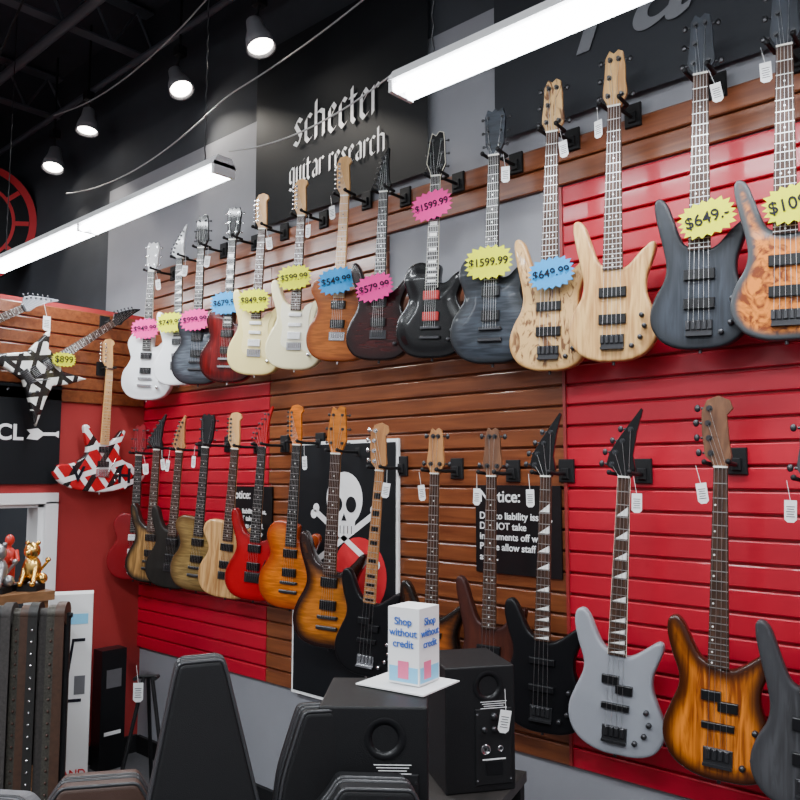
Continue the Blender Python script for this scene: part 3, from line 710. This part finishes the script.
for i in range(12): g.cyl((-8.8+i*1.05,.3,4.25),(-8.77+i*1.05,.3,4.25),.17,DG2,seg=20)
g.obj('ceiling_duct_pipes')
g=MB(); g.cyl((-5.35,1.7,2.7),(-5.35,1.7,4.7),.05,DG2,seg=12); g.obj('conduit_post')
CABLE=mat('white_cable',(.45,.45,.45),.5)
def cable(pts,r=.004): tube('ceiling_cable',pts,r,CABLE)
def sag(a,b,s,n=8):
    a=Vector(a);b=Vector(b); return [a.lerp(b,i/n)-Vector((0,0,s*4*(i/n)*(1-i/n))) for i in range(n+1)]
cable(sag((-1.75,2.35,3.86),(-3.5,2.45,3.70),.05)+sag((-3.5,2.45,3.70),(-5.5,2.5,3.65),.12)[1:])
cable(sag((-1.8,1.94,3.03),(-2.75,1.94,3.02),.06),.003)
cable(sag((-3.0,2.3,4.35),(-5.3,2.3,4.1),.18),.004)
tube('ceiling_cable',sag((-2.2,1.2,4.3),(-6.0,1.9,4.0),.2),.006,MBLACK)

# ------------------------------------------------------------------ studio monitors on table
SPK=mat('black_vinyl_cabinet',(.006,.006,.007),.5,bump=.3,bscale=400,spec=.3)
def speaker(cx,cy,zt,yaw,w=.25,d=.27,h=.38):
    e=empty('studio_monitor_speaker',Matrix.Translation((cx,cy,zt-h))@Matrix.Rotation(math.radians(yaw),4,'Z'))
    g=MB(); g.box((0,0,h/2),(w,d,h),SPK); c=g.obj('cabinet',None,e); b=c.modifiers.new('b','BEVEL'); b.width=.005; b.segments=3
    g=MB(); y=-d/2-.001; X=w*.18
    g.box((X,y-.001,h*.36),(.11,.006,h*.60),MBLACK,ch=.002)
    g.lathe((X,y-.004,h*.60),(0,-1,0),[(0,.012),(.008,.012),(.010,0)],DARKMET,14)
    for i in range(3): g.lathe((X-.03+.03*i,y-.003,h*.50),(0,-1,0),[(0,.012),(.007,.012),(.008,0)],DARKMET,12)
    g.lathe((X-.025,y-.003,h*.34),(0,-1,0),[(.004,.001),(.011,.001),(.012,.004),(.014,.004),(.014,0)],CHROME,16)
    g.lathe((X+.02,y-.003,h*.34),(0,-1,0),[(.003,.001),(.006,.001),(.008,.005),(.009,0)],CHROME,16)
    g.box((X,y-.004,h*.19),(.05,.004,.035),BLACK)
    for i in range(4): g.box((X,y-.0045,h*.66-.006*i+.02),(.08-.01*(i%3),.0006,.0015),WINK)
    g.box((X,y-.0045,h*.26),(.07,.0006,.004),WINK)
    g.lathe((X*.6,y+.02,h*.84),(0,-1,0),[(.026,0),(.028,.02),(.038,.024),(.044,.0225)],BLACK,24)
    for sx in(-1,1):
        for z in(.10,.62): g.cyl((X+sx*.05,y-.006,h*z),(X+sx*.05,y,h*z),.003,CHROME,seg=8)
    g.obj('rear_panel',None,e)
    g=MB(); g.lathe((0,d/2,h*.36),(0,1,0),[(0,.004),(.03,-.002),(.06,-.01),(.075,.004),(.083,.002)],DARKMET,28); g.lathe((0,d/2,h*.8),(0,1,0),[(0,.006),(.014,.004),(.03,0),(.04,.003)],DARKMET,20); g.obj('drivers',None,e)
    return e
speaker(-1.315,1.365,1.155,40,.235,.25,.405); speaker(-1.525,1.975,1.10,56,.21,.24,.35)
# table
g=MB(); WT=woodmat('table_laminate',(.02,.018,.017),(.035,.03,.028),(10,10,10),.5,.1)
TM=Matrix.Translation((-1.42,1.665,0))@Matrix.Rotation(math.radians(107),4,'Z')
g.box((0,0,.735),(.90,.27,.03),WT)
for sx in(-1,1):
    for sy in(-1,1): g.box((sx*.42,sy*.11,.36),(.04,.04,.72),MBLACK)
g.obj('display_table',TM)
M=Matrix.Translation((-1.345,1.92,.99))@Matrix.Rotation(math.radians(50),4,'Z')@Matrix.Rotation(math.radians(10),4,'Y'); hang_tag(M)
# leaflet box
BLUEI=mat('blue_print_ink',(.03,.13,.5),.5); SKY=mat('light_blue_print',(.2,.55,.8),.5); PINK=mat('pink_print',(.8,.15,.3),.5)
lb=empty('leaflet_display_box',Matrix.Translation((-1.295,1.47,1.156))@Matrix.Rotation(math.radians(8),4,'Z'))
g=MB(); g.box((-.01,-.01,.003),(.19,.16,.003),WHITE); g.box((0,0,.095),(.088,.088,.175),WHITE)
g.box((0,-.0445,.03),(.08,.001,.035),SKY); g.box((.0445,0,.03),(.001,.08,.035),SKY); g.box((.0,-.0452,.04),(.03,.001,.04),PINK); g.box((.0452,-.01,.04),(.001,.03,.04),PINK); g.obj('carton',None,lb)
text('Shop\nwithout\ncredit',.0245,BLUEI,Matrix.Translation((0,-.0465,.125))@RX,lb,'front_lettering',space=1.05,bold=.0003)
text('Shop\nwithout\ncredit',.0245,BLUEI,Matrix.Translation((.0465,0,.125))@RL@RX,lb,'side_lettering',space=1.05,bold=.0003)

# ------------------------------------------------------------------ guitar cases (foreground)
TOLEX=mat('black_tolex',(.006,.006,.007),.55,bump=.3,bscale=500,spec=.3); TRIM=mat('case_edge_trim',(.03,.03,.033),.35); GREYT=mat('grey_tolex',(.12,.12,.13),.6,bump=.4,bscale=400,var=.2); BRNT=mat('brown_tolex',(.05,.022,.014),.55,bump=.4,bscale=400)
def gcase(cx,cy,yaw,roll,pitch,H=1.12,w=.2,top=.06,d=.13,m=TOLEX,z=0.,sh=.80,name='guitar_case'):
    e=empty(name,Matrix.Translation((cx,cy,z))@Matrix.Rotation(math.radians(yaw),4,'Z')@Matrix.Rotation(math.radians(roll),4,'Y')@Matrix.Rotation(math.radians(pitch),4,'X'))
    raw=[(-w*.8,0),(w*.8,0),(w,.08),(w,H*sh*.9),(w*.92,H*sh),(top*1.2,H*.975),(top,H),(-top,H),(-top*1.2,H*.975),(-w*.92,H*sh),(-w,H*sh*.9),(-w,.08)]
    pts=[]
    n=len(raw)
    for i in range(n):
        a=Vector(raw[i-1]);b=Vector(raw[i]);c=Vector(raw[(i+1)%n]); r=min(.03,(a-b).length*.4,(c-b).length*.4)
        p=b+(a-b).normalized()*r;q=b+(c-b).normalized()*r
        for t in(0,.33,.66,1): pts.append(tuple(p.lerp(b,t).lerp(b.lerp(q,t),t)))
    g=MB(); g.prism(pts,-d/2,d/2,m); c=g.obj('shell',None,e); b=c.modifiers.new('b','BEVEL'); b.width=.010; b.segments=4; b.angle_limit=math.radians(50)
    g=MB(); n=len(pts)
    for y in(-.012,.012,-d/2+.004):
        for i in range(n):
            a=pts[i];b_=pts[(i+1)%n]; g.cyl((a[0],y,a[1]),(b_[0],y,b_[1]),.005 if abs(y)<.02 else .004,TRIM,seg=6,caps=False)
    for zz in(.25,.6): 
        g.box((w+.004,0,zz*H*.9),(.01,.05,.045),CHROME); g.box((w+.01,0,zz*H*.9),(.01,.03,.02),CHROME)
    g.cyl((w,-.03,H*.38),(w+.03,-.02,H*.39),.006,MBLACK);g.cyl((w,-.03,H*.50),(w+.03,-.02,H*.49),.006,MBLACK);g.cyl((w+.03,-.02,H*.385),(w+.03,-.02,H*.495),.011,MBLACK)
    g.obj('trim_and_latches',None,e); return e
gcase(-1.40,1.00,58,-2,-4,H=1.265,w=.165,top=.045,sh=.62,d=.12)
gcase(-1.335,1.175,60,2,-2,H=1.145,w=.10,top=.05,sh=.88,d=.10)
gcase(-1.165,1.085,52,5,-4,H=1.045,w=.13,top=.07,sh=.93)
gcase(-1.90,.64,35,0,-4,H=.955,w=.19,top=.14,sh=.95,m=GREYT)
gcase(-1.74,.88,60,2,-4,H=.965,w=.12,top=.08,sh=.95,m=BRNT)

# ------------------------------------------------------------------ strap rack, counter, boxes
g=MB(); RK=Matrix.Translation((-3.29,1.42,0))@Matrix.Rotation(math.radians(48),4,'Z')
g.cyl((-.28,0,0.02),(-.28,0,1.10),.012,MBLACK);g.cyl((.14,0,.02),(.14,0,1.10),.012,MBLACK);g.cyl((-.3,0,1.09),(.16,0,1.09),.010,MBLACK)
g.box((-.06,0,.015),(.5,.3,.03),MBLACK)
cols=[mat('black_leather',(.012,.011,.010),.5),mat('brown_leather',(.05,.022,.012),.5,var=.5,vscale=60),mat('studded_strap',(.06,.055,.045),.4,.3,var=.9,vscale=120),mat('dark_woven_strap',(.035,.03,.028),.7,var=.8,vscale=90)]
for i in range(12):
    x=-.25+i*.034; m=cols[(i*3)%4]; z1=random.uniform(.25,.4); a=.02+.012*(i%3)
    g.box((x,-a,(1.09+z1)/2),(.036,.004,1.09-z1),m); g.box((x,a,(1.09+z1)/2+.05),(.036,.004,.99-z1),m)
    g.cyl((x-.018,0,1.098),(x+.018,0,1.098),a+.002,m,seg=12); g.prism([(x-.018,z1),(x+.018,z1),(x+.006,z1-.05),(x-.006,z1-.05)],-a-.002,-a+.002,m)
    if i%2==0:
        for k in range(16): g.ball((x,-a-.002,1.04-.045*k),.006,CHROME if i%4==0 else BRNT,seg=6,rings=4)
g.obj('guitar_strap_rack',RK)
CW=woodmat('counter_oak',(.16,.075,.03),(.28,.14,.065),(8,8,30),.4,.3)
g=MB(); g.box((-4.06,1.12,1.11),(.86,1.10,.04),CW); g.box((-4.06,1.12,.2),(.82,1.04,.4),CW)
for x in(-4.45,-3.67):
    for y in(.62,1.63): g.box((x,y,.75),(.04,.04,.7),CW)
g.box((-4.06,1.12,.72),(.78,1.0,.015),mat('shelf_glass',(.3,.33,.33),.1))
g.box((-4.06,1.12,.415),(.8,1.02,.02),MBLACK)
for i in range(7): g.box((-3.80,.75+.13*i,.76),(.1,.08,.07),[WHITE,MBLACK,REDP][i%3]); g.box((-3.80,.72+.13*i,.47),(.12,.09,.09),[MBLACK,WHITE,BRNT][i%3])
g.obj('display_counter')
def figurine(x,y,z,m,kind,yaw=40):
    g=MB(); g.box((0,0,.012),(.08,.07,.024),MBLACK)
    if kind=='lion':
        g.ball((0,0,.085),.035,m,(1.1,.8,1.5)); g.ball((.005,-.012,.155),.032,m,(1,.9,1.05)); g.ball((.005,-.04,.148),.014,m)
        g.ball((-.018,-.005,.185),.009,m); g.ball((.026,-.005,.185),.009,m)
        for s_ in(-1,1): g.cyl((s_*.022,-.01,.09),(s_*.024,-.035,.024),.012,m,.009); g.ball((s_*.024,-.04,.03),.012,m); g.ball((s_*.035,.015,.045),.022,m)
        g.cyl((0,.03,.05),(.045,.04,.11),.006,m); g.ball((.045,.04,.115),.011,m)
    else:
        for s_ in(-1,1):
            g.cyl((s_*.014,0,.024),(s_*.012,0,.10),.010,m,.013); g.cyl((s_*.028,0,.155),(s_*.045,-.015,.115),.009,m,.007); g.cyl((s_*.045,-.015,.115),(s_*.02,-.035,.12),.007,m)
        g.ball((0,0,.13),.028,m,(1,.7,1.4)); g.ball((0,0,.195),.02,m,(.9,.9,1.15)); g.cyl((0,0,.16),(0,0,.19),.008,m)
    g.obj('trophy_figurine',Matrix.Translation((x,y,z))@Matrix.Rotation(math.radians(yaw),4,'Z')@Matrix.Scale(1.15,4))
figurine(-3.72,1.60,1.13,GOLD,'lion'); figurine(-3.80,1.53,1.13,mat('red_lacquer_figure',(.5,.03,.02),.3),'man'); figurine(-3.74,1.46,1.13,mat('pewter_figure',(.35,.35,.36),.35,.8),'lion')
# stand carton
sb=empty('keyboard_stand_carton',Matrix.Translation((-3.98,1.92,0))@Matrix.Rotation(math.radians(62),4,'Z'))
g=MB(); g.box((0,0,.53),(.2,.13,1.06),WHITE); g.prism([(-.03,.55),(-.015,.55),(.02,.83),(.07,.83),(.07,.845),(.01,.845)],-.067,-.064,INK); g.prism([(-.04,.54),(.06,.54),(.06,.555),(-.04,.555)],-.067,-.064,INK); g.box((.05,-.066,.62),(.05,.001,.09),GREYT); g.box((.03,-.066,.94),(.1,.001,.05),SKY); g.obj('carton',None,sb)
text('STAND',.05,REDP,Matrix.Translation((.01,-.067,.20))@RX,sb,'carton_lettering',bold=.001)
g=MB(); g.box((-4.40,2.36,.33),(.10,.15,.66),BLACK,ch=0); g.box((-4.348,2.36,.5),(.002,.09,.1),GREYT); g.box((-4.348,2.36,.2),(.002,.1,.02),WINK); g.obj('accessory_carton')
g=MB()
def tb(a,b,r=.01): g.cyl(a,b,r,MBLACK,seg=8)
for s_ in(-1,1):
    tb((s_*.13,-.12,.01),(s_*.02,0,.62)); tb((s_*.13,-.12,.02),(s_*.13,-.2,.05)); tb((s_*.05,0,.62),(s_*.05,-.09,.63))
tb((0,.2,.01),(0,0,.62)); tb((-.05,0,.62),(.05,0,.62)); tb((-.13,-.12,.02),(.13,-.12,.02))
g.obj('guitar_floor_stand',Matrix.Translation((-3.80,2.25,0))@Matrix.Rotation(math.radians(50),4,'Z'))
hang_tag(Matrix.Translation((-3.72,2.15,.62))@Matrix.Rotation(math.radians(50),4,'Z')@Matrix.Scale(1.5,4))
g=MB(); g.box((-2.74,2.59,.56),(.16,.01,.16),WHITE); o=g.obj('sale_sign'); text('AUX',.07,REDP,Matrix.Translation((-2.74,2.583,.58))@RX,o,'sale_lettering')

# ------------------------------------------------------------------ world + camera
w=bpy.data.worlds.new('World'); bpy.context.scene.world=w; w.use_nodes=True; w.node_tree.nodes['Background'].inputs[0].default_value=(.5,.55,.65,1); w.node_tree.nodes['Background'].inputs[1].default_value=.1
th=math.atan(75/800);al=math.radians(47.66); ca,sa=math.cos(al),math.sin(al)
Fv=Vector((-ca*math.cos(th),sa*math.cos(th),math.sin(th)));Rv=Vector((sa,ca,0));Uv=Rv.cross(Fv)
cam=bpy.data.cameras.new('camera'); cam.sensor_width=36; cam.lens=36; cam.clip_start=.05
co=bpy.data.objects.new('camera',cam); COL.objects.link(co)
Mc=Matrix.Identity(4)
for i in range(3): Mc[i][0]=Rv[i];Mc[i][1]=Uv[i];Mc[i][2]=-Fv[i]
Mc.translation=Vector((0,0,1.65)); co.matrix_world=Mc
bpy.context.scene.camera=co
